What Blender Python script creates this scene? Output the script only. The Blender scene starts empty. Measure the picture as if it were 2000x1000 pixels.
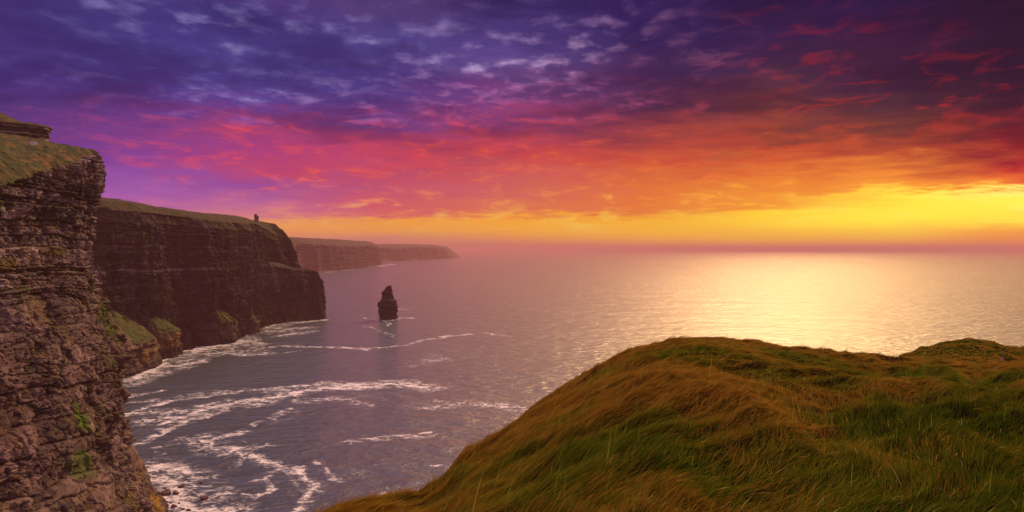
import bpy, math, random
import numpy as np
from mathutils import Vector

random.seed(7)
rng = np.random.default_rng(11)
C = bpy.context.scene.collection
F = 1300.0            # focal length in pixels of the 2000 px wide photograph
HZ = 487.0            # horizon row
CAMZ = 140.0          # camera height above the sea
SUN_AZ, SUN_EL = math.radians(23.0), math.radians(33.0)


# ----------------------------------------------------------------------------- noise
def _h(ix, iy, iz, seed):
    n = (ix * 374761393 + iy * 668265263 + iz * 2147483647 + seed * 1274126177) & 0xFFFFFFFF
    n = ((n ^ (n >> 13)) * 1274126177) & 0xFFFFFFFF
    n = ((n ^ (n >> 16)) * 2246822519) & 0xFFFFFFFF
    n = n ^ (n >> 15)
    return (n & 0xFFFFFF) / float(0xFFFFFF)


def vn(x, y, z=None, seed=0):
    """smooth value noise in -1..1"""
    x = np.asarray(x, float); y = np.asarray(y, float)
    if z is None:
        x0 = np.floor(x).astype(np.int64); y0 = np.floor(y).astype(np.int64)
        fx = x - x0; fy = y - y0
        fx = fx * fx * fx * (fx * (fx * 6 - 15) + 10); fy = fy * fy * fy * (fy * (fy * 6 - 15) + 10)
        zz = np.zeros_like(x0)
        a = _h(x0, y0, zz, seed); b = _h(x0 + 1, y0, zz, seed)
        c = _h(x0, y0 + 1, zz, seed); d = _h(x0 + 1, y0 + 1, zz, seed)
        return ((a + (b - a) * fx) * (1 - fy) + (c + (d - c) * fx) * fy) * 2 - 1
    z = np.asarray(z, float)
    x, y, z = np.broadcast_arrays(x, y, z)
    z0 = np.floor(z).astype(np.int64); fz = z - z0
    fz = fz * fz * (3 - 2 * fz)
    x0 = np.floor(x).astype(np.int64); y0 = np.floor(y).astype(np.int64)
    fx = x - x0; fy = y - y0
    fx = fx * fx * (3 - 2 * fx); fy = fy * fy * (3 - 2 * fy)
    out = 0
    for k in (0, 1):
        a = _h(x0, y0, z0 + k, seed); b = _h(x0 + 1, y0, z0 + k, seed)
        c = _h(x0, y0 + 1, z0 + k, seed); d = _h(x0 + 1, y0 + 1, z0 + k, seed)
        v = (a + (b - a) * fx) * (1 - fy) + (c + (d - c) * fx) * fy
        out = out + v * (fz if k else 1 - fz)
    return out * 2 - 1


def fbm(x, y, z=None, octv=4, seed=0, gain=0.5, lac=2.03):
    s = 0; a = 1.0; t = 0
    for o in range(octv):
        s = s + a * vn(x, y, z, seed + o * 17)
        t += a; a *= gain
        x = x * lac + 3.1; y = y * lac + 7.7
        if z is not None: z = z * lac + 1.3
    return s / t


def ridged(x, y, z=None, octv=4, seed=0):
    s = 0; a = 1.0; t = 0
    for o in range(octv):
        s = s + a * (1 - 2 * np.abs(vn(x, y, z, seed + o * 13)))
        t += a; a *= 0.55
        x = x * 2.1 + 1.7; y = y * 2.1 + 4.3
        if z is not None: z = z * 2.1 + 2.9
    return s / t


def sst(a, b, x):
    t = np.clip((x - a) / (b - a), 0, 1)
    return t * t * (3 - 2 * t)


def lin(c):
    c = np.asarray(c, float) / 255.0
    return np.where(c <= 0.04045, c / 12.92, ((c + 0.055) / 1.055) ** 2.4)


def mixc(a, b, t):
    t = np.asarray(t)[..., None]
    return np.asarray(a) * (1 - t) + np.asarray(b) * t


# ----------------------------------------------------------------------------- mesh helpers
def link(name, me, mat=None, parent=None):
    o = bpy.data.objects.new(name, me)
    C.objects.link(o)
    if mat is not None: me.materials.append(mat)
    if parent is not None: o.parent = parent
    return o


def tag(o, label=None, cat=None, group=None, kind=None):
    if label: o['label'] = label
    if cat: o['category'] = cat
    if group: o['group'] = group
    if kind: o['kind'] = kind
    return o


def mesh_arrays(name, co, faces, n, smooth=True, col=None, attrs=None):
    """co (V,3), faces (Nf,n) index array"""
    me = bpy.data.meshes.new(name)
    V = len(co); NF = len(faces)
    me.vertices.add(V)
    me.vertices.foreach_set('co', np.ascontiguousarray(co, np.float32).ravel())
    me.loops.add(NF * n)
    me.loops.foreach_set('vertex_index', np.ascontiguousarray(faces, np.int32).ravel())
    me.polygons.add(NF)
    me.polygons.foreach_set('loop_start', np.arange(0, NF * n, n, dtype=np.int32))
    me.polygons.foreach_set('use_smooth', np.full(NF, smooth, bool))
    if col is not None:
        a = me.attributes.new('tint', 'FLOAT_COLOR', 'POINT')
        c4 = np.ones((V, 4), np.float32); c4[:, :3] = col
        a.data.foreach_set('color', c4.ravel())
    for k, v in (attrs or {}).items():
        a = me.attributes.new(k, 'FLOAT', 'POINT')
        a.data.foreach_set('value', np.ascontiguousarray(v, np.float32).ravel())
    me.update(calc_edges=True)
    return me


def grid_faces(ns, nt, close=False):
    """grid indexed i*nt+j, i over ns, j over nt"""
    i = np.arange(ns if close else ns - 1)[:, None]; j = np.arange(nt - 1)[None, :]
    i2 = (i + 1) % ns
    f = np.stack([i * nt + j, i2 * nt + j, i2 * nt + j + 1, i * nt + j + 1], -1)
    return f.reshape(-1, 4)


def spline(pts, n):
    """Catmull-Rom through pts, resampled by arc length to n points"""
    p = np.asarray(pts, float)
    q = np.vstack([2 * p[0] - p[1], p, 2 * p[-1] - p[-2]])
    out = []
    for k in range(1, len(q) - 2):
        t = np.linspace(0, 1, 40, endpoint=False)[:, None]
        a, b, c, d = q[k - 1], q[k], q[k + 1], q[k + 2]
        out.append(0.5 * (2 * b + (c - a) * t + (2 * a - 5 * b + 4 * c - d) * t ** 2 + (3 * b - a - 3 * c + d) * t ** 3))
    out = np.vstack(out + [p[-1:]])
    s = np.concatenate([[0], np.cumsum(np.hypot(*np.diff(out, axis=0).T))])
    ss = np.linspace(0, s[-1], n)
    return np.stack([np.interp(ss, s, out[:, 0]), np.interp(ss, s, out[:, 1])], 1), ss, out, s


def px_water(x, y):
    D = CAMZ * F / (y - HZ)
    return (x - 1000) / F * D, D


# ----------------------------------------------------------------------------- node helpers
class NT:
    def __init__(s, tree): s.t = tree
    def new(s, typ, **kw):
        n = s.t.nodes.new(typ)
        for k, v in kw.items(): setattr(n, k, v)
        return n
    def ln(s, a, b): s.t.links.new(a, b)
    def val(s, sock, v):
        if hasattr(v, 'is_output'): s.ln(v, sock)
        else: sock.default_value = v
    def math(s, op, a, b=None, c=None, clamp=False):
        n = s.new('ShaderNodeMath', operation=op); n.use_clamp = clamp
        s.val(n.inputs[0], a)
        if b is not None: s.val(n.inputs[1], b)
        if c is not None: s.val(n.inputs[2], c)
        return n.outputs[0]
    def rng(s, v, a, b, c=0.0, d=1.0, mode='SMOOTHSTEP'):
        n = s.new('ShaderNodeMapRange', interpolation_type=mode)
        s.val(n.inputs[0], v)
        for i, x in enumerate((a, b, c, d)): s.val(n.inputs[i + 1], x)
        return n.outputs[0]
    def mix(s, f, a, b, blend='MIX'):
        n = s.new('ShaderNodeMix', data_type='RGBA', blend_type=blend)
        s.val(n.inputs[0], f)
        for sock, v in ((n.inputs[6], a), (n.inputs[7], b)):
            if hasattr(v, 'is_output'): s.ln(v, sock)
            else: sock.default_value = tuple(v)[:3] + (1,)
        return n.outputs[2]
    def noise(s, vec, scale, detail=4, rough=0.55, dist=0.0, lac=2.0):
        n = s.new('ShaderNodeTexNoise')
        s.ln(vec, n.inputs['Vector'])
        n.inputs['Scale'].default_value = scale; n.inputs['Detail'].default_value = detail
        n.inputs['Roughness'].default_value = rough; n.inputs['Distortion'].default_value = dist
        n.inputs['Lacunarity'].default_value = lac
        return n.outputs[0]
    def comb(s, x, y, z):
        n = s.new('ShaderNodeCombineXYZ')
        for i, v in enumerate((x, y, z)): s.val(n.inputs[i], v)
        return n.outputs[0]
    def scalev(s, vec, sc, rot=(0, 0, 0)):
        n = s.new('ShaderNodeMapping')
        s.ln(vec, n.inputs['Vector']); n.inputs['Scale'].default_value = sc; n.inputs['Rotation'].default_value = rot
        return n.outputs[0]


def new_mat(name):
    m = bpy.data.materials.new(name); m.use_nodes = True
    m.node_tree.nodes.clear()
    n = NT(m.node_tree)
    out = n.new('ShaderNodeOutputMaterial')
    return m, n, out


def tint_mat(name, fine=1.2, bump=0.12, rough=0.9, lo=0.65, hi=1.35, spec=0.25, stretch=(1, 1, 1)):
    """vertex tint times a fine procedural grain, with bump"""
    m, n, out = new_mat(name)
    tc = n.new('ShaderNodeTexCoord').outputs['Object']
    v = n.scalev(tc, stretch)
    at = n.new('ShaderNodeAttribute', attribute_name='tint').outputs['Color']
    g = n.noise(v, fine, 5, 0.65)
    g2 = n.noise(v, fine * 0.13, 4, 0.6)
    k = n.math('MULTIPLY', n.rng(g, 0.3, 0.7, lo, hi, 'LINEAR'), n.rng(g2, 0.3, 0.7, 0.8, 1.2, 'LINEAR'))
    vm = n.new('ShaderNodeVectorMath', operation='SCALE')
    n.ln(at, vm.inputs[0]); n.ln(k, vm.inputs['Scale'])
    b = n.new('ShaderNodeBsdfPrincipled')
    n.ln(vm.outputs[0], b.inputs['Base Color'])
    b.inputs['Roughness'].default_value = rough
    b.inputs['Specular IOR Level'].default_value = spec
    bp = n.new('ShaderNodeBump'); bp.inputs['Strength'].default_value = 1.0; bp.inputs['Distance'].default_value = bump
    n.ln(g, bp.inputs['Height']); n.ln(bp.outputs[0], b.inputs['Normal'])
    n.ln(b.outputs[0], out.inputs['Surface'])
    return m


# ----------------------------------------------------------------------------- camera, sun, render settings
sc = bpy.context.scene
cam = bpy.data.cameras.new('camera'); co_ = bpy.data.objects.new('camera', cam); C.objects.link(co_)
cam.sensor_width = 36.0; cam.lens = 36.0 * F / 2000.0
cam.shift_y = -(500 - HZ) / 2000.0
cam.clip_start = 0.5; cam.clip_end = 120000
co_.location = (0, 0, CAMZ); co_.rotation_euler = (math.pi / 2, 0, 0)
sc.camera = co_
sc.view_settings.view_transform = 'Standard'; sc.view_settings.look = 'None'
sc.view_settings.exposure = 0.0; sc.view_settings.gamma = 1.0
sc.cycles.use_denoising = True
sc.cycles.sample_clamp_indirect = 4.0
sc.cycles.sample_clamp_direct = 12.0
sc.cycles.max_bounces = 5; sc.cycles.diffuse_bounces = 3; sc.cycles.glossy_bounces = 3
sc.cycles.transmission_bounces = 3; sc.cycles.volume_bounces = 2
sc.cycles.caustics_reflective = False; sc.cycles.caustics_refractive = False

sl = bpy.data.lights.new('sun', 'SUN'); so = bpy.data.objects.new('sun', sl); C.objects.link(so)
sl.energy = 3.2; sl.angle = math.radians(5.0); sl.color = (1.0, 0.60, 0.24)
sd = Vector((math.sin(SUN_AZ) * math.cos(SUN_EL), math.cos(SUN_AZ) * math.cos(SUN_EL), math.sin(SUN_EL)))
so.rotation_euler = sd.to_track_quat('Z', 'Y').to_euler()
so.location = (0, 0, 400)

# ----------------------------------------------------------------------------- sky (world)
SKY = {  # column x in the photo: [(row, r, g, b) ...]
    0: [(0, 62, 50, 118), (100, 64, 50, 126), (200, 72, 50, 122), (260, 92, 52, 128), (320, 120, 62, 146), (380, 160, 88, 168), (430, 190, 105, 150), (490, 190, 110, 120)],
    250: [(0, 62, 54, 124), (50, 62, 58, 132), (150, 64, 50, 126), (200, 88, 50, 126), (250, 118, 58, 135), (300, 124, 60, 146), (350, 145, 80, 166), (385, 165, 90, 170), (430, 200, 115, 140), (490, 200, 120, 120)],
    500: [(0, 80, 60, 130), (50, 52, 42, 108), (100, 70, 62, 138), (160, 76, 64, 144), (200, 98, 60, 140), (240, 165, 60, 112), (300, 168, 60, 125), (330, 190, 68, 112), (360, 150, 72, 150), (400, 185, 100, 150), (424, 215, 125, 130), (436, 236, 158, 90), (455, 235, 150, 90), (472, 205, 125, 115), (490, 190, 110, 110)],
    750: [(0, 84, 60, 112), (60, 74, 64, 134), (150, 70, 54, 126), (200, 84, 55, 130), (250, 135, 60, 120), (290, 195, 64, 92), (330, 200, 70, 95), (360, 190, 80, 115), (390, 205, 85, 105), (422, 215, 95, 95), (432, 242, 158, 62), (450, 238, 158, 72), (466, 205, 130, 115), (490, 192, 112, 110)],
    1000: [(0, 42, 32, 88), (60, 70, 56, 122), (100, 92, 70, 140), (150, 92, 58, 115), (200, 125, 62, 122), (250, 160, 60, 102), (290, 205, 68, 76), (340, 205, 88, 90), (380, 210, 100, 90), (415, 224, 118, 75), (426, 250, 165, 50), (446, 248, 174, 55), (464, 234, 152, 76), (478, 212, 128, 98), (490, 200, 116, 100)],
    1250: [(0, 42, 28, 86), (80, 44, 30, 86), (150, 62, 36, 85), (200, 86, 42, 76), (250, 150, 60, 64), (300, 200, 75, 58), (350, 220, 105, 58), (380, 226, 115, 55), (415, 228, 120, 52), (432, 248, 178, 45), (450, 250, 182, 45), (468, 246, 172, 60), (480, 230, 145, 80), (490, 210, 120, 95)],
    1500: [(0, 36, 22, 76), (80, 50, 30, 76), (150, 70, 40, 66), (200, 100, 50, 60), (250, 150, 65, 50), (290, 205, 76, 48), (330, 225, 110, 48), (370, 236, 140, 48), (404, 240, 150, 45), (416, 255, 205, 50), (436, 255, 210, 50), (450, 255, 195, 45), (468, 250, 182, 55), (480, 235, 150, 75), (490, 212, 122, 92)],
    1750: [(0, 30, 17, 60), (60, 54, 24, 64), (130, 62, 30, 64), (200, 84, 48, 60), (250, 115, 55, 50), (300, 180, 70, 45), (340, 235, 130, 48), (368, 240, 150, 48), (380, 255, 224, 66), (430, 255, 232, 60), (450, 255, 205, 58), (468, 252, 185, 58), (480, 238, 152, 70), (490, 215, 122, 88)],
    2000: [(0, 20, 14, 40), (100, 34, 18, 45), (150, 40, 18, 45), (200, 64, 22, 45), (260, 112, 20, 40), (300, 150, 30, 40), (340, 190, 45, 40), (366, 228, 90, 44), (376, 255, 238, 110), (400, 255, 236, 70), (430, 255, 225, 62), (450, 252, 165, 50), (468, 245, 150, 58), (480, 235, 132, 72), (490, 212, 116, 88)],
}
HIL = {  # colour of the lit cloud patches
    0: [(0, 150, 140, 205), (150, 130, 100, 185), (220, 190, 70, 125), (320, 205, 75, 130), (400, 200, 110, 165), (470, 230, 150, 130)],
    500: [(0, 165, 155, 215), (150, 175, 165, 222), (205, 150, 95, 175), (240, 240, 76, 76), (320, 238, 80, 76), (400, 222, 115, 135), (430, 245, 175, 95), (480, 225, 140, 110)],
    1000: [(0, 150, 110, 180), (110, 195, 165, 215), (170, 190, 110, 175), (230, 215, 70, 95), (300, 240, 92, 56), (370, 244, 130, 70), (420, 255, 200, 70), (480, 225, 140, 100)],
    1500: [(0, 95, 26, 60), (150, 165, 42, 52), (240, 175, 70, 50), (330, 240, 130, 46), (380, 255, 190, 60), (430, 255, 232, 90), (480, 225, 140, 95)],
    2000: [(0, 85, 20, 48), (120, 150, 30, 46), (260, 205, 35, 45), (320, 225, 50, 45), (370, 250, 130, 50), (400, 255, 246, 130), (450, 250, 150, 55), (480, 225, 120, 85)],
}
w = bpy.data.worlds.new('World'); sc.world = w; w.use_nodes = True
w.node_tree.nodes.clear()
n = NT(w.node_tree)
wo = n.new('ShaderNodeOutputWorld')
d = n.new('ShaderNodeTexCoord').outputs['Generated']
sx = n.new('ShaderNodeSeparateXYZ'); n.ln(d, sx.inputs[0])
X, Y, Z = sx.outputs
el = n.math('ARCSINE', Z)
az = n.math('ARCTAN2', X, Y)
zc = n.math('ADD', n.math('MAXIMUM', Z, 0.0), 0.07)
plane = n.comb(n.math('DIVIDE', X, zc), n.math('DIVIDE', Y, zc), 0.0)
band = n.comb(n.math('MULTIPLY', az, 5.0), n.math('MULTIPLY', el, 34.0), 0.3)
wisp = n.noise(band, 1.0, 6, 0.6, 0.4)
wisp_f = n.noise(band, 3.1, 5, 0.62, 0.3)
clump = n.noise(n.scalev(plane, (0.9, 1.0, 1), (0, 0, 0.35)), 2.4, 7, 0.58, 0.25)
big = n.noise(plane, 0.55, 3, 0.5)
amp = n.rng(el, 0.02, 0.16, 0.012, 0.075, 'LINEAR')
pert = n.math('MULTIPLY', n.math('SUBTRACT', wisp, 0.5), amp)
pert = n.math('ADD', pert, n.math('MULTIPLY', n.math('SUBTRACT', wisp_f, 0.5), n.math('MULTIPLY', amp, 0.6)))
pert = n.math('ADD', pert, n.math('MULTIPLY', n.math('SUBTRACT', clump, 0.5), n.math('MULTIPLY', amp, 1.1)))
pert = n.math('MULTIPLY', pert, n.rng(el, 0.008, 0.035, 0.15, 1.0))
elp = n.math('ADD', el, pert)
E0, E1 = -0.02, 0.46
fac = n.math('DIVIDE', n.math('SUBTRACT', elp, E0), E1 - E0, clamp=True)
TOPC = (96, 78, 128)


def columns(data):
    prev = None; pa = None
    for px in sorted(data):
        u = (px - 1000) / F
        a = math.atan(u)
        r = n.new('ShaderNodeValToRGB')
        stops = []
        for row, *rgb in data[px]:
            e = math.atan2(HZ - row, math.hypot(F, px - 1000))
            stops.append(((e - E0) / (E1 - E0), rgb))
        stops.sort()
        stops.append((min(0.97, stops[-1][0] + 0.13), stops[-1][1]))
        stops.append((1.0, TOPC))
        cr = r.color_ramp
        while len(cr.elements) > 1: cr.elements.remove(cr.elements[-1])
        cr.elements[0].position = max(0.0, stops[0][0]); cr.elements[0].color = tuple(lin(stops[0][1])) + (1,)
        for p, rgb in stops[1:]:
            e = cr.elements.new(min(1.0, p)); e.color = tuple(lin(rgb)) + (1,)
        n.ln(fac, r.inputs[0])
        c = r.outputs[0]
        if prev is None: prev = c
        else: prev = n.mix(n.rng(azp, pa, a, 0, 1, 'LINEAR'), prev, c)
        pa = a
    return prev


azp = n.math('ADD', az, n.math('MULTIPLY', n.math('SUBTRACT', wisp, 0.5), 0.22))
base = columns(SKY)
hil = columns(HIL)
# lit patches: small rippled cloudlets in the high cloud, long streaks lower down
rip = n.noise(n.scalev(plane, (1.0, 0.80, 1), (0, 0, 0.30)), 8.0, 4, 0.52, 0.12)
m1 = n.math('MULTIPLY', n.rng(rip, 0.46, 0.80), n.rng(n.math('ADD', n.math('MULTIPLY', big, 0.6), n.math('MULTIPLY', clump, 0.4)), 0.42, 0.60, 0.08, 1.0))
low = n.noise(n.comb(n.math('MULTIPLY', az, 11.0), n.math('MULTIPLY', el, 36.0), 4.0), 1.5, 7, 0.62, 0.45)
m2 = n.math('MULTIPLY', n.rng(low, 0.49, 0.68), n.rng(wisp, 0.38, 0.6, 0.35, 1.0))
mk = n.math('ADD', n.math('MULTIPLY', m1, n.rng(el, 0.10, 0.22)), n.math('MULTIPLY', n.math('MULTIPLY', m2, n.rng(az, -0.6, -0.3, 0.45, 1.0)), n.rng(el, 0.30, 0.14)), clamp=True)
mk = n.math('ADD', n.math('MULTIPLY', mk, n.rng(az, 0.0, 0.5, 0.95, 0.45)), n.math('MULTIPLY', n.math('MULTIPLY', m2, 0.75), n.math('MULTIPLY', n.rng(az, 0.15, 0.45), n.rng(el, 0.12, 0.2))), clamp=True)
front = n.mix(n.math('MULTIPLY', mk, n.rng(el, 0.01, 0.05, 0.2, 1.0)), base, hil)
# dark undersides of the high cloud
dk = n.math('MULTIPLY', n.rng(n.math('ADD', n.math('MULTIPLY', big, 0.5), n.math('MULTIPLY', clump, 0.5)), 0.54, 0.38, 0.0, 0.62), n.rng(el, 0.08, 0.2))
front = n.mix(dk, front, n.mix(n.rng(az, -0.1, 0.45), tuple(lin((40, 28, 88))), tuple(lin((32, 14, 46)))))
ga = n.math('MULTIPLY', n.math('SUBTRACT', az, 0.62), 2.8)
ge = n.math('MULTIPLY', n.math('SUBTRACT', elp, 0.056), 22.0)
gl = n.math('POWER', 2.718, n.math('MULTIPLY', n.math('ADD', n.math('MULTIPLY', ga, ga), n.math('MULTIPLY', ge, ge)), -1.0))
vg = n.new('ShaderNodeVectorMath', operation='SCALE'); n.ln(front, vg.inputs[0]); n.ln(n.math('ADD', n.math('MULTIPLY', gl, 0.18), 1.0), vg.inputs['Scale'])
front = vg.outputs[0]
# unseen sky overhead and behind: Nishita mixed with bright lilac, added as fill light
st = n.new('ShaderNodeTexSky', sky_type='NISHITA'); st.sun_disc = False
st.sun_elevation = SUN_EL; st.sun_rotation = SUN_AZ; st.altitude = 140; st.dust_density = 3.0
thin = n.mix(n.rng(big, 0.3, 0.7), tuple(lin((212, 150, 176))), tuple(lin((240, 194, 200))))
vs = n.new('ShaderNodeVectorMath', operation='SCALE'); n.ln(st.outputs[0], vs.inputs[0]); vs.inputs['Scale'].default_value = 0.10
back = n.mix(0.75, vs.outputs[0], thin)
bv = n.new('ShaderNodeVectorMath', operation='SCALE'); n.ln(back, bv.inputs[0]); n.ln(n.rng(el, 0.1, 0.9, 0.45, 1.25), bv.inputs['Scale'])
back = bv.outputs[0]
fz = n.math('MULTIPLY', n.rng(n.math('ABSOLUTE', az), 0.95, 1.7, 1.0, 0.0), n.rng(el, 0.42, 0.75, 1.0, 0.0))
skyc = n.mix(fz, back, front)
bg = n.new('ShaderNodeBackground'); n.ln(skyc, bg.inputs[0]); bg.inputs[1].default_value = 1.0
n.ln(bg.outputs[0], wo.inputs[0])

# ----------------------------------------------------------------------------- materials
M_rock = tint_mat('weathered_rock', 1.6, 0.25, 0.85)
M_far = tint_mat('distant_rock', 0.25, 0.9, 0.9)
M_stone = tint_mat('boulder_stone', 2.0, 0.15, 0.6)
M_soil = tint_mat('turf', 3.0, 0.06, 0.95, spec=0.0)


# ----------------------------------------------------------------------------- cliffs
def resample_profile(keys, svals, nt):
    """keys: [(s, [(off,z)..K])] -> off,z arrays (ns,nt)"""
    ks = np.array([k[0] for k in keys]); P = np.array([k[1] for k in keys], float)     # (nk,K,2)
    K = P.shape[1]
    out = np.empty((len(svals), K, 2))
    for k in range(K):
        for c in (0, 1): out[:, k, c] = np.interp(svals, ks, P[:, k, c])
    m = P.mean(0)
    seg = np.hypot(*np.diff(m, axis=0).T)
    seg = np.where(m[1:, 1] - m[:-1, 1] < 0.35 * seg, np.minimum(seg, 0) + seg * 0.55, seg)
    t = np.concatenate([[0], np.cumsum(seg)]); t /= t[-1]
    tt = np.linspace(0, 1, nt)
    off = np.empty((len(svals), nt)); z = np.empty_like(off)
    idx = np.clip(np.searchsorted(t, tt, 'right') - 1, 0, K - 2)
    f = ((tt - t[idx]) / (t[idx + 1] - t[idx]))[None, :]
    off = out[:, idx, 0] * (1 - f) + out[:, idx + 1, 0] * f
    z = out[:, idx, 1] * (1 - f) + out[:, idx + 1, 1] * f
    return off, z


def layers(z, tmin, tmax, seed, ztop=260):
    r = np.random.default_rng(seed)
    b = [-20.0]
    while b[-1] < ztop: b.append(b[-1] + tmin + (tmax - tmin) * r.random() ** 2.2)
    b = np.array(b)
    idx = np.clip(np.searchsorted(b, z, 'right') - 1, 0, len(b) - 2)
    h = b[idx + 1] - b[idx]
    f = (z - b[idx])
    edge = np.minimum(f, h - f)
    return idx, edge, r.random(len(b)), r.random(len(b)), h


def strata(s, z, tmin, tmax, bmin, bmax, seed, warp=1.2, dip=0.0):
    """blocky bedded rock: per-layer and per-block offset in -1..1, edge distances, random per block"""
    zz = z + warp * fbm(s / 40, z / 30, seed=seed, octv=3) + dip * s
    li, le, l1, l2, h = layers(zz, tmin, tmax, seed)
    bw = bmin + (bmax - bmin) * l2[li]
    ss = s / bw + l1[li] * 37.0 + 0.22 * vn(s / 3.0, zz / 2.0, seed=seed + 5)
    bi = np.floor(ss)
    bf = ss - bi
    be = np.minimum(bf, 1 - bf) * bw
    rb = _h(bi.astype(np.int64), li.astype(np.int64), np.zeros_like(li, dtype=np.int64), seed + 3)
    return l1[li] * 2 - 1, rb * 2 - 1, le, be, l2[li]


def cells(u, v, seed):
    """fractured facets: per-cell random offset and tilt, and distance to the cracks between cells"""
    iu = np.floor(u).astype(np.int64); iv = np.floor(v).astype(np.int64)
    f1 = np.full(u.shape, 9.0); f2 = np.full(u.shape, 9.0)
    off = np.zeros(u.shape)
    zz = np.zeros_like(iu)
    for a in (-1, 0, 1):
        for b in (-1, 0, 1):
            cu = iu + a; cv = iv + b
            px = cu + _h(cu, cv, zz, seed); py = cv + _h(cu, cv, zz, seed + 1)
            du = u - px; dv = v - py
            dd = np.maximum(np.abs(du), np.abs(dv)) * 0.6 + 0.4 * np.hypot(du, dv)
            val = (_h(cu, cv, zz, seed + 2) * 2 - 1) + 0.9 * (_h(cu, cv, zz, seed + 3) * 2 - 1) * du + 0.9 * (_h(cu, cv, zz, seed + 4) * 2 - 1) * dv
            nearer = dd < f1
            f2 = np.where(nearer, f1, np.minimum(f2, dd))
            off = np.where(nearer, val, off)
            f1 = np.where(nearer, dd, f1)
    return off, f2 - f1


def face_normals(co, ns, nt):
    g = co.reshape(ns, nt, 3)
    du = np.gradient(g, axis=0); dv = np.gradient(g, axis=1)
    nn = np.cross(du, dv)
    return nn / (np.linalg.norm(nn, axis=2, keepdims=True) + 1e-9)


def smooth2(a, k):
    """cheap box blur of a 2-D array"""
    for ax in (0, 1):
        p = np.pad(a, [(k, k) if i == ax else (0, 0) for i in (0, 1)], mode='edge')
        c = np.cumsum(p, axis=ax)
        c = np.insert(c, 0, 0, axis=ax)
        a = (np.take(c, range(2 * k + 1, c.shape[ax]), ax) - np.take(c, range(0, c.shape[ax] - 2 * k - 1), ax)) / (2 * k + 1)
    return a


def plan_frame(plan, ns):
    p, s, dense, sd_ = spline(plan, ns)
    t = np.gradient(p, axis=0); t /= np.linalg.norm(t, axis=1, keepdims=True)
    nrm = np.stack([t[:, 1], -t[:, 0]], 1)              # right-hand side of the travel direction = seaward
    return p, s, nrm


GREEN = lin((60, 70, 30)); OLIVE = lin((76, 70, 32)); STRAW = lin((118, 92, 48)); RUST = lin((106, 78, 40))


def cliff(name, plan, keys, ns, nt, mat, rock, grass, seed=1, inland=(-1, 0), patches=(), cap=1.0):
    """rock(s,z,steep) -> displacement, colour ; keys use indices of plan points mapped to arc length"""
    p, s, nrm = plan_frame(plan, ns)
    pp = np.asarray(plan, float)
    karr = [(s[np.argmin(np.hypot(p[:, 0] - pp[i, 0], p[:, 1] - pp[i, 1]))], prof) for i, prof in keys]
    off, z = resample_profile(karr, s, nt)
    S = np.repeat(s[:, None], nt, 1)
    dof = np.abs(np.gradient(off, axis=1)); dz = np.abs(np.gradient(z, axis=1))
    steep = sst(0.50, 0.85, smooth2(dz / (dz + dof + 1e-6), 3))
    disp, colr, dzn = rock(S, z, steep, off)
    o2 = np.maximum(off, -8); rest = np.maximum(0, -off - 8)
    ox = nrm[:, None, 0] * (o2 + disp) + inland[0] * rest
    oy = nrm[:, None, 1] * (o2 + disp) + inland[1] * rest
    co = np.stack([p[:, None, 0] + ox, p[:, None, 1] + oy, z + dzn], -1)
    nn = face_normals(co.reshape(-1, 3), ns, nt)
    up = smooth2(np.abs(nn[..., 2]), 2)
    g = grass(S, z, steep, up, co)
    X_, Y_ = co[..., 0], co[..., 1]
    q = fbm(X_ / 9, Y_ / 9, z / 5, 4, seed + 40); q2 = fbm(X_ / 2.2, Y_ / 2.2, z / 1.5, 3, seed + 50)
    gc = mixc(GREEN, OLIVE, sst(-0.3, 0.3, q + 0.3 * q2))
    gc = mixc(gc, RUST, 0.8 * sst(0.0, 0.5, q2 + 0.6 * q))
    gc = gc * (0.72 + 0.5 * sst(-0.5, 0.5, q2))[..., None]
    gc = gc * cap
    for fn in patches:
        g, gc = fn(S, z, co, g, gc, q, q2)
    col = mixc(colr, gc, np.clip(g, 0, 1))
    me = mesh_arrays(name, co.reshape(-1, 3), grid_faces(ns, nt), 4, False, col.reshape(-1, 3))
    return link(name, me, mat), co


# --- the near cliff on the left
near_plan = [(-150, 60), (-170, 110), (-188, 180), (-197, 250), (-203, 300), (-206, 335), (-213, 352), (-228, 364), (-260, 375), (-320, 385)]
PN = [(62, -3), (56, 6), (48, 27), (41, 40), (33, 55), (27, 69), (20, 85), (15, 97), (10, 108), (5, 119), (1, 131), (-2, 140), (-2, 148), (-1, 155), (0, 161), (-2, 163), (-25, 186), (-60, 195), (-100, 204), (-170, 206)]
PM = [(46, -3), (42, 6), (35, 27), (29, 40), (24, 55), (21, 69), (17, 85), (12, 97), (7, 108), (2, 119), (-2, 133), (-5, 146), (-4, 157), (-2, 166), (-1, 177), (-3, 179), (-22, 189), (-60, 196), (-100, 205), (-170, 206)]
PX = [(25, -3), (23, 6), (14, 27), (8, 37), (6, 50), (5, 69), (8, 87), (4, 97), (-2, 108), (-6, 119), (-9, 133), (-8, 152), (-7, 163), (-4, 178), (-3.5, 188), (-5, 190.5), (-20, 193), (-60, 200), (-100, 209), (-170, 209)]
PB = [(16, -3), (15, 6), (12, 27), (10, 37), (9, 50), (7, 69), (5, 87), (2, 100), (0, 110), (-2, 118), (-3, 131), (-3, 152), (-3, 163), (-2, 177), (-1, 184), (-3, 186.5), (-6, 189), (-8, 191), (-10, 193), (-12, 194)]
near_keys = [(0, PN), (3, PN), (4, PM), (5, PX), (6, PX), (8, PB), (9, PB)]


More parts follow.
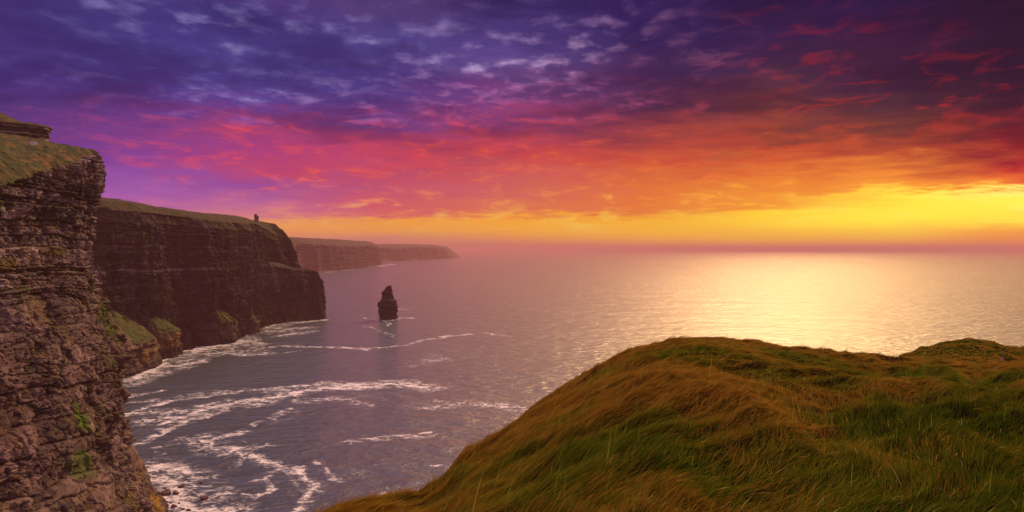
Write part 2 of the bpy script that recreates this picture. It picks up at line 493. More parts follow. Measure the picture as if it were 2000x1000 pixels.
def near_rock(S, z, steep, off):
    upper = sst(92, 140, z + 26 * fbm(S / 24, z / 18, seed=3))
    l, b, le, be, l2 = strata(S, z, 1.4, 9.5, 1.8, 8.0, 21, 2.4, 0.02)
    f1, f2, le2, be2, _ = strata(S, z, 0.5, 1.6, 0.8, 3.0, 22, 0.8, 0.02)
    gap = np.exp(-(le / 0.34) ** 2) * 1.3 + np.exp(-(be / 0.34) ** 2) * 1.2
    big = 4.2 * fbm(S / 26, z / 34, seed=7, octv=3) + 2.2 * fbm(S / 9, z / 8, seed=9, octv=3)
    big = big - 2.2 * upper * np.maximum(0, ridged(S / 16, z / 60, octv=2, seed=63) - 0.35)
    zd = z - 0.42 * S
    r = ridged(S / 13 + 0.7 * fbm(S / 9, z / 9, seed=61, octv=2), zd / 17, octv=4, seed=31)
    d1, d2, dle, dbe, _ = strata(S, zd + 140, 2.0, 8.0, 3.0, 12.0, 29, 2.5)
    wu = 0.5 * fbm(S / 6, z / 6, seed=67, octv=2); wv = 0.5 * fbm(S / 6, z / 6, seed=68, octv=2)
    c1, k1 = cells(S / 9 + wu, zd / 6.5 + wv, 611)
    c2, k2 = cells(S / 3.4 + wu * 1.6, zd / 2.3 + wv * 1.6, 621)
    c3, k3 = cells(S / 1.5, zd / 1.1, 631)
    crk = 1.5 * np.exp(-(k1 / 0.06) ** 2) + 0.8 * np.exp(-(k2 / 0.10) ** 2)
    erod = 1.8 * c1 + 1.1 * c2 + 0.45 * c3 - 1.3 * crk + 2.6 * r + 1.5 * d1 + 1.0 * d2 - 1.2 * np.exp(-(dle / 0.5) ** 2) + 0.35 * fbm(S / 1.1, z / 1.0, seed=35, octv=3)
    blocky = (1.35 * l + 1.5 * b) * (0.75 + 0.8 * fbm(S / 18, z / 14, seed=65, octv=2)) + 0.45 * f2 + 0.55 * c2 + 0.3 * c3 - gap
    fine = 0.35 * fbm(S / 1.3, z / 1.1, seed=41, octv=3)
    rough_ = 0.42 + 0.62 * sst(-0.25, 0.3, fbm(S / 15, z / 11, seed=81, octv=3))
    t1, t2, tle, tbe, t3 = strata(S, z + 0.10 * S, 4.0, 16.0, 5.0, 22.0, 83, 7.5)
    ledge = 1.9 * t1 + 1.5 * t2 - 1.5 * np.exp(-(tle / 0.6) ** 2) - 1.6 * np.exp(-(tbe / 0.5) ** 2)
    erod = (0.66 * erod + 0.45 * blocky) * rough_ + ledge
    disp = (big + blocky * upper + erod * (1 - upper) + fine) * (0.12 + 0.88 * steep)
    pal = mixc(lin((88, 74, 74)), lin((124, 108, 106)), sst(-1, 1, b))
    pal = mixc(pal, lin((66, 54, 54)), sst(0.2, 0.9, l) * 0.8)
    pal = mixc(pal, lin((168, 152, 148)), sst(0.55, 0.85, l2) * upper * sst(0.0, 0.5, fbm(S / 6, z / 3, seed=43)))
    brown = mixc(lin((74, 58, 58)), lin((112, 92, 88)), sst(-0.5, 0.5, fbm(S / 5, z / 6, seed=45)))
    brown = mixc(brown, lin((136, 118, 112)), 0.7 * sst(0.35, 0.9, d2))
    brown = brown * (1 + 0.30 * np.clip(c1, -1, 1) + 0.34 * np.clip(c2, -1, 1) + 0.18 * c3)[..., None]
    brown = brown * (1 + 0.32 * t2 + 0.30 * fbm(S / 20, z / 9, seed=85, octv=3))[..., None]
    brown = mixc(brown, lin((150, 130, 118)), 0.55 * sst(0.55, 0.85, t3) * sst(-0.1, 0.3, fbm(S / 9, z / 3, seed=87)))
    brown = mixc(brown, lin((118, 90, 62)), 0.45 * sst(0.15, 0.5, fbm(S / 7, z / 5, seed=47)))
    pal = pal * (1 + 0.22 * np.clip(c2, -1, 1) + 0.2 * c3)[..., None]
    c = np.clip(mixc(brown, pal, upper) * np.array([0.98, 0.94, 0.91]) * (0.82 + 0.24 * upper)[..., None], 0.01, 0.8)
    c = mixc(c, lin((112, 90, 58)), 0.5 * sst(0.25, 0.55, fbm(S / 10, z / 8, seed=49)))
    turf = 0.8 * fbm(S / 4, off / 3.0, seed=51, octv=4) + 0.9 * fbm(S / 14, off / 10, seed=52, octv=2)
    return disp, c, turf * (1 - steep)


def near_grass(S, z, steep, up, co):
    nz = fbm(S / 7, z / 4, seed=55)
    g = sst(0.55, 0.70, (1 - steep) + 0.28 * nz) * sst(150, 165, z + 6 * nz)
    g = np.maximum(g, sst(0.55, 0.85, up + 0.35 * fbm(S / 12, z / 9, seed=57)) * 0.85 * sst(0.0, 0.3, fbm(S / 15, z / 12, seed=58) + 0.05))
    return g


def near_patch(S, z, co, g, gc, q, q2):
    Yp = co[..., 1]
    for (py, pz, ry, rz, colr, k) in ((338, 103, 14, 15, (80, 84, 34), 1.0), (268, 72, 9, 9, (88, 112, 36), 1.0), (256, 58, 9, 7, (90, 104, 40), 0.9), (318, 88, 8, 7, (84, 92, 36), 0.8), (335, 74, 9, 8, (100, 100, 40), 0.8),
                                      (335, 24, 12, 10, (150, 112, 36), 0.9), (345, 8, 10, 7, (160, 120, 40), 0.9), (300, 139, 12, 4, (110, 92, 40), 0.9), (262, 134, 12, 4, (106, 86, 40), 0.9), (280, 30, 12, 8, (112, 92, 44), 0.7)):
        dd = np.hypot((Yp - py) / ry, (z - pz) / rz)
        m = k * sst(1.0, 0.45, dd + 0.55 * q + 0.35 * q2)
        gc = mixc(gc, lin(colr) * 0.9, m)
        g = np.maximum(g, m)
    return g, gc


o, near_co = cliff('cliff', near_plan, near_keys, 900, 800, M_rock, near_rock, near_grass, 1, (-1, 0.05), (near_patch,))
tag(o, 'near rock cliff with brown eroded lower slope and grassy rim at the left edge', kind='structure')

# --- the stepped rock outcrop on top of it
up_plan = [(-425, 330), (-358, 352), (-308, 370), (-281, 380), (-273, 388), (-278, 398), (-310, 408), (-365, 415)]
UP = [(3, 194), (2, 199), (0, 202), (-1, 204), (0.5, 207), (1.5, 210), (2.0, 212.5), (1.0, 214), (-8, 219), (-22, 227), (-40, 234), (-60, 237)]
UE = [(3, 194), (2, 199), (0, 202), (-1, 204), (0.5, 207), (1.2, 209.5), (1.5, 211.2), (0.5, 212), (-4, 212.8), (-8, 213.6), (-12, 214.5), (-16, 215)]


def up_rock(S, z, steep, off):
    l, b, le, be, l2 = strata(S, z, 0.5, 1.8, 1.5, 6.0, 71, 0.8, 0.03)
    disp = (0.8 * l + 0.5 * b - 0.6 * np.exp(-(le / 0.2) ** 2) + 1.2 * fbm(S / 9, z / 5, seed=73)) * (0.1 + 0.9 * steep)
    c = mixc(lin((92, 78, 76)), lin((160, 142, 138)), sst(-0.6, 0.9, l + 0.4 * b))
    return disp, c, (1 - steep) * 0.7 * fbm(S / 5, off / 4, seed=75)


o, _ = cliff('outcrop', up_plan, [(0, UP), (2, UP), (3, UE), (4, UE), (5, UE), (7, UE)], 420, 160, M_rock, up_rock,
             lambda S, z, st_, up, co: sst(0.4, 0.6, (1 - st_) + 0.25 * fbm(S / 5, z / 3, seed=77)), 2, (-0.8, 0.6))
tag(o, 'pale layered rock step with a grass cap above the near cliff top', kind='structure')

# --- the great headland across the bay
main_plan = [(-520, 640), (-502, 720), (-478, 790), (-455, 870), (-440, 950), (-432, 1022), (-438, 1120), (-445, 1220), (-425, 1290), (-392, 1335), (-379, 1352), (-392, 1372), (-450, 1390), (-600, 1410)]


def mp(top, extra=0.0):
    b = [(2, -3), (0, 4), (-2, 20), (-4, 50), (-6, 80), (-8, 108), (-11, 122), (-12, 145), (-14, 171), (-21, 183), (-36, 191), (-58, 196), (-110, 199), (-200, 196)]
    return [(o_, z_ if z_ < 160 else 160 + (z_ - 160) * (top - 160) / 36.0) for o_, z_ in b]


MX = [(3, -3), (1, 4), (-2, 20), (-6, 50), (-10, 78), (-16, 95), (-50, 102), (-57, 118), (-62, 137), (-74, 162), (-87, 179), (-104, 191), (-130, 196.5), (-200, 195)]
ME = [(2, -3), (1, 4), (-1, 20), (-3, 50), (-5, 78), (-8, 95), (-10, 102), (-12, 118), (-18, 137), (-32, 162), (-44, 179), (-62, 190), (-84, 195.5), (-130, 194)]
main_keys = [(0, mp(210)), (2, mp(208)), (3, mp(205)), (4, mp(200)), (5, mp(197)), (6, mp(198)), (7, mp(202)), (8, [tuple(0.55 * a + 0.45 * b for a, b in zip(p, q)) for p, q in zip(mp(203), MX)]), (9, MX), (10, MX), (11, MX), (12, ME), (13, ME)]


def main_rock(S, z, steep, off):
    l, b, le, be, l2 = strata(S, z, 2.0, 11.0, 5, 26, 121, 2.5)
    f1, f2, _, _, _ = strata(S, z, 1.0, 3.0, 3, 9, 122, 1.5)
    flute = ridged(S / 17 + 0.3 * vn(S / 20, z / 40, seed=131), z / 130, octv=4, seed=133)
    gul = -np.maximum(0, ridged(S / 70, z / 400, octv=2, seed=135) - 0.25) * 28
    lowz = sst(118, 100, z)
    h1, q1 = cells(S / 15 + 0.4 * vn(S / 12, z / 20, seed=151), z / 34 + 0.4 * vn(S / 15, z / 20, seed=152), 651)
    h2, q2 = cells(S / 5.5, z / 9, 661)
    crag = 2.6 * h1 + 1.3 * h2 - 2.0 * np.exp(-(q1 / 0.07) ** 2) - 0.8 * np.exp(-(q2 / 0.1) ** 2)
    disp = (crag + 1.3 * l * (1.3 - lowz) + 1.6 * b + 0.3 * f1 + 0.8 * f2 + (2.4 + 3.4 * lowz) * flute + gul + 8.0 * fbm(S / 60, z / 120, seed=137, octv=3)
            - 0.8 * (1 - 0.6 * lowz) * np.exp(-(le / 0.7) ** 2)) * (0.22 + 0.78 * steep)
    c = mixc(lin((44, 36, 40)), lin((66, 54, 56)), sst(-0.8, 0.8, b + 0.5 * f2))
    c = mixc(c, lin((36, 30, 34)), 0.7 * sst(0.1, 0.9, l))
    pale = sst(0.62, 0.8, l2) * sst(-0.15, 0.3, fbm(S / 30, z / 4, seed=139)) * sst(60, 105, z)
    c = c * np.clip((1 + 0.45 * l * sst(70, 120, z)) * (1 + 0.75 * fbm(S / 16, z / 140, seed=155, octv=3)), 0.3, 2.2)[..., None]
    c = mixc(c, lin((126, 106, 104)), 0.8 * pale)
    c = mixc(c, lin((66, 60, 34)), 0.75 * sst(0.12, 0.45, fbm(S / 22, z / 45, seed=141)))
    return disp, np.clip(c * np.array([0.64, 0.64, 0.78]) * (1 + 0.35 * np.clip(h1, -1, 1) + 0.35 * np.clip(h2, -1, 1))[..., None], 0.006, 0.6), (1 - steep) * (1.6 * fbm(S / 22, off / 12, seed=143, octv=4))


def main_grass(S, z, steep, up, co):
    nz = fbm(S / 30, z / 14, seed=145)
    g = sst(0.42, 0.66, (1 - steep) + 0.55 * nz) * sst(140, 168, z + 10 * nz)
    g = np.maximum(g, 0.8 * sst(0.5, 0.8, up + 0.35 * nz) * sst(0.1, 0.4, fbm(S / 40, z / 40, seed=147) + 0.12))
    nearer = sst(420, 200, S)
    g = g * (0.80 + 0.2 * nz)
    return np.maximum(g, 0.75 * nearer * sst(0.05, 0.4, fbm(S / 16, z / 26, seed=149)) * sst(60, 130, z))


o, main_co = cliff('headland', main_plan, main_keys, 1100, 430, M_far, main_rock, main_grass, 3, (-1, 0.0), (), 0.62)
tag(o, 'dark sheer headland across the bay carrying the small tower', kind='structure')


# --- far cliffs fading into the haze
def far_rock(seed, sc_):
    def f(S, z, steep, off):
        l, b, le, be, l2 = strata(S, z, 6, 24, 30, 120, seed, 6)
        disp = (5 * l + 5 * b + sc_ * ridged(S / 160, z / 400, octv=4, seed=seed + 3) + sc_ * 1.6 * fbm(S / 500, z / 500, seed=seed + 5, octv=3)) * (0.1 + 0.9 * steep)
        c = mixc(lin((32, 20, 36)), lin((48, 34, 46)), sst(-0.8, 0.8, b + 0.6 * l))
        return disp, c, (1 - steep) * 3.0 * fbm(S / 200, off / 90, seed=seed + 7, octv=3)
    return f


def fp(top, g=1.0):
    b = [(4, -3), (0, 6), (-10, 60), (-20, 120), (-30, 170), (-60, 196), (-110, 210), (-170, 216), (-500, 214)]
    return [(o_ * g, z_ * top / 216 if z_ > 10 else z_) for o_, z_ in b]


def fw(x, y, D):                       # a far point on the sight line of column x at distance D
    return ((x - 1000) / F * D, D)


a1 = [fw(520, 0, 3700), fw(560, 0, 3950), fw(620, 0, 4250), fw(680, 0, 4800), fw(715, 0, 5400), fw(735, 0, 5820), fw(741, 0, 6000), fw(738, 0, 6200), fw(715, 0, 6500)]
fg = lambda S, z, st_, up, co: 0.35 * sst(0.45, 0.8, 1 - st_)
F1 = [(4, -3), (0, 6), (-14, 60), (-30, 120), (-42, 165), (-64, 195), (-90, 208), (-130, 214), (-420, 212)]
FE = [(4, -3), (0, 6), (-14, 60), (-24, 120), (-30, 165), (-40, 190), (-50, 200), (-60, 206), (-90, 204)]
o, far1_co = cliff('headland', a1, [(0, fp(212)), (2, fp(218)), (4, F1), (5, F1), (6, F1), (7, FE), (8, FE)], 500, 120, M_far, far_rock(201, 26), fg, 4, (-1, 0))
tag(o, 'pink flat topped headland half lost in haze behind the dark one', kind='structure')
a2 = [fw(690, 0, 6800), fw(730, 0, 7400), fw(780, 0, 8200), fw(830, 0, 9100), fw(870, 0, 10400), fw(893, 0, 11300), fw(899, 0, 11700), fw(893, 0, 12100), fw(860, 0, 12600)]
G1 = fp(216, 1.6)
GT = [(4, -3), (0, 4), (-20, 20), (-60, 45), (-110, 90), (-150, 130), (-190, 158), (-240, 195), (-520, 214)]
GE = [(4, -3), (0, 4), (-20, 20), (-40, 45), (-60, 60), (-80, 70), (-100, 80), (-120, 90), (-160, 90)]
o, _ = cliff('headland', a2, [(0, fp(200, 1.6)), (2, fp(205, 1.6)), (3, fp(212, 1.6)), (4, G1), (5, GT), (6, GT), (7, GE), (8, GE)], 500, 120, M_far, far_rock(231, 30), fg, 5, (-1, 0))
tag(o, 'farthest headland, a low tapering point fading into the horizon haze', kind='structure')


# ----------------------------------------------------------------------------- free-standing rocks (radial meshes)
def radial(name, levels, nphi, nt, mat, seed, disp, colour, cap=4, parent=None):
    """levels: [(z, cx, cy, rx, ry)] bottom to top; closes to a point at the top"""
    L = np.array(levels, float)
    t = np.concatenate([[0], np.cumsum(np.hypot(np.diff(L[:, 0]), np.diff(L[:, 3])))]); t /= t[-1]
    tt = np.linspace(0, 1, nt)
    R = np.stack([np.interp(tt, t, L[:, k]) for k in range(5)], 1)
    phi = np.linspace(0, 2 * np.pi, nphi, endpoint=False)
    cx = np.cos(phi)[:, None]; sy = np.sin(phi)[:, None]
    # superellipse: blocky in plan
    k = (np.abs(cx) ** 3 + np.abs(sy) ** 3) ** (-1 / 3.0)
    ux, uy = cx * k, sy * k
    z = np.repeat(R[None, :, 0], nphi, 0)
    X_ = R[None, :, 1] + ux * R[None, :, 3]; Y_ = R[None, :, 2] + uy * R[None, :, 4]
    dv = disp(X_, Y_, z, phi[:, None])
    fade = np.minimum(1, np.minimum(R[None, :, 3], R[None, :, 4]) / 2.5)
    X_ = X_ + ux * dv * fade; Y_ = Y_ + uy * dv * fade
    co = np.stack([X_, Y_, z], -1)
    col = colour(X_, Y_, z)
    co = co.reshape(-1, 3); col = col.reshape(-1, 3)
    top = co.reshape(nphi, nt, 3)[:, -1].mean(0)
    f = grid_faces(nphi, nt, True)
    iv = len(co)
    co = np.vstack([co, top[None]]); col = np.vstack([col, col[-1:]])
    i = np.arange(nphi)
    tri = np.stack([i * nt + nt - 1, ((i + 1) % nphi) * nt + nt - 1, np.full(nphi, iv), np.full(nphi, iv)], -1)
    me = mesh_arrays(name, co, f, 4, True, col)
    # cap
    import bmesh
    bm = bmesh.new(); bm.from_mesh(me); bm.verts.ensure_lookup_table()
    lay = bm.verts.layers.float_color.get('tint')
    for a, b, c, _ in tri:
        fc = bm.faces.new((bm.verts[int(a)], bm.verts[int(b)], bm.verts[int(c)])); fc.smooth = True
    bm.to_mesh(me); bm.free()
    return link(name, me, mat, parent)


# sea stack
DS = 1324.0
rows = [(624.5, 739, 772), (622, 737.5, 773.6), (616, 737.6, 772.4), (611, 737.0, 772.6), (604, 736.0, 773.2), (600.6, 735.4, 774.0), (596.7, 734.6, 772.2), (591.5, 736.4, 771.4), (588, 741.4, 771.2), (585, 743.0, 766.8), (578, 743.4, 764.5), (571.5, 743.1, 762.6), (567.5, 747.5, 761.8), (563, 749.8, 761.0), (561, 751.0, 760.4), (560.2, 755.0, 760.2), (558.6, 757.6, 760.0)]
lv = [(-3, (755 - 1000) / F * DS, DS + 16, 19, 17)]
for (yy, xl, xr) in rows:
    zz = CAMZ - (yy - HZ) / F * DS
    cx = ((xl + xr) / 2 - 1000) / F * DS; rx = (xr - xl) / 2 / F * DS
    lv.append((zz, cx, DS + 16 + (36 - rx) * 0.0, rx, min(rx * 1.05, 16)))


def stack_disp(x, y, z, phi):
    l, b, le, be, _ = strata(phi * 16, z, 1.0, 5.0, 3, 9, 301, 0.8)
    h1, q1 = cells(phi * 16 / 6, z / 7, 305)
    return 1.3 * l + 0.9 * b + 0.9 * h1 - 0.8 * np.exp(-(q1 / 0.08) ** 2) - 0.7 * np.exp(-(le / 0.4) ** 2) + 1.4 * fbm(x / 6, y / 6, z / 12, 3, 303)


def stack_col(x, y, z):
    l, b, le, be, _ = strata(x + y, z, 1.0, 5.0, 3, 9, 301, 0.8)
    return mixc(mixc(lin((42, 34, 38)), lin((68, 54, 54)), sst(-1, 1, l + 0.5 * b)), lin((50, 44, 40)), sst(9, 3, z))


o = radial('sea_stack', lv, 200, 180, M_far, 5, stack_disp, stack_col)
tag(o, 'dark tapering rock stack rising from the sea in the bay', 'sea stack')

# needle of rock leaning off the headland's foot
dn = 1345.0
ln_ = [(-3, -0.2860 * dn, dn - 4, 7, 6)]
for yy, xc, hw in ((621, 630.5, 5.0), (612, 629.8, 3.8), (600, 628.0, 2.6), (588, 626.6, 1.7), (578, 625.6, 1.3), (573, 625.0, 1.2), (570.5, 624.6, 2.1), (567.5, 625.2, 1.9), (566.2, 625.8, 0.9)):
    ln_.append((CAMZ - (yy - HZ) / F * dn, (xc - 1000) / F * dn, dn - 4, hw / F * dn, hw / F * dn))
o = radial('rock_pinnacle', ln_, 48, 120, M_far, 6, lambda x, y, z, p: 0.9 * fbm(x / 3, y / 3, z / 4, 3, 311), stack_col)
tag(o, 'thin needle of rock at the seaward foot of the dark headland', 'rock pinnacle')


# grassy buttresses at the cliff foot
def buttress(label, cx, cy, rx, ry, ztop, zback, seed, lichen=0.5, rot=0.0):
    lv = [(-3, cx, cy, rx * 1.06, ry * 1.06), (4, cx, cy, rx * 1.03, ry * 1.03), (5.5, cx, cy, rx * 0.99, ry * 0.99), (ztop * .5, cx, cy, rx * .96, ry * .96), (ztop * .9, cx, cy, rx * .90, ry * .90), (ztop, cx - 2, cy, rx * .78, ry * .78), (ztop + 4, cx - 5, cy, rx * .5, ry * .5), (ztop + 6, cx - 8, cy, rx * .15, ry * .15)]

    def dsp(x, y, z, phi):
        l, b, le, be, _ = strata(phi * rx, z, 1.5, 7.0, 3, 10, seed, 1.0)
        h1, q1 = cells(phi * rx / 7, z / 9, seed + 8); h2, q2 = cells(phi * rx / 2.6, z / 3, seed + 9)
        return 0.8 * l + 0.9 * b + 1.8 * h1 + 0.9 * h2 - 1.2 * np.exp(-(q1 / 0.08) ** 2) + 2.4 * ridged(phi * rx / 8, z / 40, octv=3, seed=seed + 1) + 2.0 * fbm(x / 10, y / 10, z / 20, 3, seed + 2)

    def colr(x, y, z):
        l, b, le, be, _ = strata(x + y, z, 1.5, 7.0, 3, 10, seed, 1.0)
        c = mixc(lin((56, 46, 46)), lin((90, 74, 68)), sst(-1, 1, l + 0.6 * b))
        q = fbm(x / 6, y / 6, z / 9, 4, seed + 4)
        c = mixc(c, lin((140, 108, 44)), lichen * sst(-0.05, 0.3, q) * sst(8, 16, z))
        c = mixc(c, lin((50, 42, 44)), sst(8, 5, z + 2 * q))
        g = sst(ztop * .84, ztop * .98, z + ztop * 0.22 * q)
        gc = mixc(lin((54, 74, 24)), lin((78, 74, 30)), sst(-0.3, 0.4, fbm(x / 4, y / 4, z / 4, 3, seed + 6)))
        return mixc(c, gc, g)

    o = radial('rock_buttress', lv, 160, 130, M_rock, seed, dsp, colr)
    me = o.data
    c = np.empty(len(me.vertices) * 3, np.float32); me.vertices.foreach_get('co', c); c = c.reshape(-1, 3)
    # the grass cap climbs towards the cliff behind it
    up_ = sst(ztop * 0.55, ztop, c[:, 2]) * np.clip((cx + rx * 0.7 - c[:, 0]) / (1.7 * rx), 0, 1) ** 1.2 * (zback - ztop)
    c[:, 2] += up_ * (1 + 0.25 * fbm(c[:, 0] / 7, c[:, 1] / 7, octv=4, seed=seed + 12)) + sst(ztop * 0.8, ztop, c[:, 2]) * 1.6 * fbm(c[:, 0] / 3, c[:, 1] / 3, octv=3, seed=seed + 13)
    me.vertices.foreach_set('co', c.ravel()); me.update()
    tag(o, label, 'rock buttress', 'grassy rock buttresses along the foot of the cliffs')
    return o


buttress('squat buttress with bright green cap and yellow lichen, right of the near cliff', -464, 868, 25, 27, 37, 66, 401, 0.8)
buttress('buttress with orange stained face and white surf, half behind the near cliff', -452, 762, 30, 56, 36, 70, 411, 0.9)
buttress('pointed mossy buttress at the middle of the dark headland foot', -437, 1004, 18, 20, 34, 52, 421, 0.35)
buttress('smallest buttress, a low stub beyond the pointed mossy one', -444, 1118, 15, 18, 26, 50, 431, 0.3)


# ----------------------------------------------------------------------------- the tower on the headland
import bmesh


def bm_obj(name, bm, mat, parent=None, loc=None):
    me = bpy.data.meshes.new(name); bm.normal_update(); bm.to_mesh(me); bm.free()
    o = link(name, me, mat, parent)
    if loc is not None: o.location = loc
    return o


def add_box(bm, x0, x1, y0, y1, z0, z1):
    r = bmesh.ops.create_cube(bm, size=1.0)
    for v in r['verts']:
        v.co.x = x0 + (v.co.x + .5) * (x1 - x0); v.co.y = y0 + (v.co.y + .5) * (y1 - y0); v.co.z = z0 + (v.co.z + .5) * (z1 - z0)
    return r['verts']


def add_cyl(bm, x, y, z0, z1, r0, r1, seg=28):
    r = bmesh.ops.create_cone(bm, cap_ends=True, segments=seg, radius1=r0, radius2=r1, depth=z1 - z0)
    for v in r['verts']: v.co += Vector((x, y, (z0 + z1) / 2))
    return r['verts']


def plain(name, rgb, rough=0.8, sc_=3.0, var=0.25, spec=0.3):
    m, n_, out = new_mat(name)
    tc = n_.new('ShaderNodeTexCoord').outputs['Object']
    g = n_.noise(tc, sc_, 5, 0.6)
    c = lin(rgb)
    b = n_.new('ShaderNodeBsdfPrincipled')
    n_.ln(n_.mix(n_.rng(g, 0.3, 0.7), tuple(c * (1 - var)), tuple(np.minimum(c * (1 + var), 1))), b.inputs['Base Color'])
    b.inputs['Roughness'].default_value = rough; b.inputs['Specular IOR Level'].default_value = spec
    n_.ln(b.outputs[0], out.inputs['Surface'])
    return m


M_tower = plain('grey_tower_stone', (116, 98, 96), 0.9, 0.8)
M_dark = plain('dark_opening', (18, 14, 16), 0.9)


def ground_at(co, x, y):
    c = co.reshape(-1, 3); k = np.argsort((c[:, 0] - x) ** 2 + (c[:, 1] - y) ** 2)[:6]
    return float(c[k, 2].mean())


DT = 1262.0
tx = (499.8 - 1000) / F * DT
tz = CAMZ - (427.5 - HZ) / F * DT
t = bpy.data.objects.new('stone_tower', None); C.objects.link(t); t.location = (tx, DT, tz)
tag(t, 'tiny old stone watchtower on the rim of the dark headland', 'tower')
bm = bmesh.new(); add_cyl(bm, -0.6, 0, -6, 7.6, 2.55, 2.4); bm_obj('wall', bm, M_tower, t)
bm = bmesh.new(); add_cyl(bm, -0.6, 0, 7.6, 8.2, 2.75, 2.75)
for k in range(9):
    a = k * 2 * math.pi / 9
    vs_ = add_box(bm, -0.5, 0.5, -0.28, 0.28, 8.2, 9.1)
    for v in vs_:
        x_, y_ = v.co.x, v.co.y + 2.42
        v.co.x = x_ * math.cos(a) - y_ * math.sin(a) - 0.6; v.co.y = x_ * math.sin(a) + y_ * math.cos(a)
bm_obj('parapet', bm, M_tower, t)
bm = bmesh.new(); add_box(bm, 1.2, 5.0, -1.8, 1.8, -6, 5.0); add_box(bm, 1.1, 5.1, -1.9, 1.9, 5.0, 5.5)
for k in range(3): add_box(bm, 1.2 + k * 1.5, 2.1 + k * 1.5, -1.9, -1.5, 5.5, 6.2)
wg = bm_obj('annex', bm, M_tower, t)
for (x_, y_, z_) in ((-0.6, -2.50, 5.0), (-0.6, -2.55, 1.8)):
    bm = bmesh.new(); add_box(bm, x_ - .3, x_ + .3, y_ - .06, y_ + .3, z_, z_ + 1.3); bm_obj('window', bm, M_dark, t)
bm = bmesh.new(); add_box(bm, 2.6, 3.6, -1.86, -1.6, 0.2, 2.3); bm_obj('door', bm, M_dark, t)

# ----------------------------------------------------------------------------- boulders in the surf
BL = [
    (353.4, 953, 15.6, 'rounded reddish boulder ringed by white surf, farther out than the wide one'),
    (320.5, 967, 23, 'widest boulder, touching the foot of the near cliff'),
    (341.5, 967, 15, 'low boulder between the wide one and the rounded one'),
    (393.6, 945, 11, 'flat rock farthest up and right among the surf boulders'),
    (397.0, 977, 15, 'pointed boulder standing alone farthest from the near cliff in the surf'),
    (298.8, 927, 8, 'small red rock in foam highest up beside the near cliff'),
    (348.6, 984, 7, 'small rock in the foam below the low boulder'),
    (318.0, 978, 9, 'small dark rock at the cliff foot just below the widest boulder'),
    (337.0, 992, 14, 'broad dark rock by the cliff foot near the bottom edge'),
    (324.5, 989, 10, 'rock wedged against the cliff foot near the bottom edge'),
    (356.0, 996, 9, 'rock awash at the bottom edge right of the broad dark one'),
    (367.0, 998, 10, 'bottom edge rock farthest right, half covered by foam'),
    (320.8, 956, 7, 'small rock against the cliff just above the widest boulder'),
]
for k, (bx, by, bw, lab) in enumerate(BL):
    x_, D_ = px_water(bx, by)
    R_ = bw / 2 / F * D_
    bm = bmesh.new()
    bmesh.ops.create_icosphere(bm, subdivisions=4, radius=1.0)
    rr = random.Random(k + 50)
    planes = [(Vector((rr.uniform(-1, 1), rr.uniform(-1, 1), rr.uniform(-.3, 1))).normalized(), rr.uniform(0.55, 0.85)) for _ in range(9)]
    for v in bm.verts:
        for nrm_, dd in planes:
            e = v.co.dot(nrm_) - dd
            if e > 0: v.co -= nrm_ * e * 0.92
    cc = np.array([v.co[:] for v in bm.verts])
    nz_ = fbm(cc[:, 0] * 2.2 + k * 9, cc[:, 1] * 2.2, cc[:, 2] * 2.2, 4, 500 + k)
    me_col = mixc(lin((74, 50, 48)), lin((118, 84, 78)), sst(-0.5, 0.5, nz_))
    lay = bm.verts.layers.float_color.new('tint')
    sx_, sy_, sz_ = R_ * 1.05, R_ * rr.uniform(0.7, 1.0), R_ * (0.85 if 'pointed' in lab else rr.uniform(0.5, 0.68))
    for i_, v in enumerate(bm.verts):
        v.co = v.co * (1 + 0.13 * nz_[i_])
        v.co = Vector((v.co.x * sx_, v.co.y * sy_, v.co.z * sz_))
        v[lay] = (*me_col[i_], 1)
    o = bm_obj('boulder', bm, M_stone, None, (x_, D_ + R_ * 0.6, 0.15 * R_))
    o.rotation_euler = (0, 0, rr.uniform(-.5, .5))
    tag(o, lab, 'boulder', 'boulders in the surf below the near cliff')

# ----------------------------------------------------------------------------- the sea
rows_y = np.concatenate([np.linspace(1400, 1010, 40, endpoint=False), np.linspace(1010, 530, 380, endpoint=False), np.linspace(530, 491.6, 90)])
Dr = CAMZ * F / (rows_y - HZ)
azs = np.concatenate([np.linspace(-75, -40, 60, endpoint=False), np.linspace(-40, 5, 620, endpoint=False), np.linspace(5, 75, 260)])
U = np.tan(np.radians(np.clip(azs, -75, 75)))
ang = np.radians(azs)
# rows are circles round the camera's foot
SXX = np.sin(ang)[:, None] * Dr[None, :]; SYY = np.cos(ang)[:, None] * Dr[None, :]


def zp(pts, ox=240.0, oy=600.0, k=2.5):
    return [(ox + x / k, oy + y / k) for x, y in pts]


FO = []   # (points in photo px, half width in px of rows, strength)
def foam(pts, wpx, st, z=True): FO.append((zp(pts) if z else pts, wpx, st))


foam([(1470, 388), (1330, 376), (1150, 386), (960, 398), (820, 420), (700, 448), (560, 462), (440, 490), (300, 528), (180, 562)], 7, 1.0)
foam([(1330, 376), (960, 376), (800, 390), (600, 407), (440, 432), (330, 442), (240, 456), (130, 482), (10, 525)], 4.5, .8)
foam([(860, 412), (740, 442), (640, 482)], 4, .8)
foam([(450, 525), (350, 540), (260, 582), (150, 630), (60, 670)], 5, .85)
foam([(20, 520), (110, 515), (260, 505)], 5, .75)
foam([(10, 440), (90, 430), (190, 408)], 3, .7)
foam([(30, 470), (150, 456)], 2.5, .7)
foam([(440, 490), (360, 520), (240, 545), (90, 560)], 6, .75)
foam([(352, 640), (400, 634), (440, 680), (520, 690), (600, 722), (700, 752), (760, 780), (850, 790), (885, 840), (940, 890), (890, 955), (860, 1000)], 7, .95)
foam([(400, 655), (500, 630), (625, 603)], 4, .8)
foam([(770, 785), (700, 840), (640, 852)], 4, .7)
foam([(585, 730), (550, 780)], 3, .6)
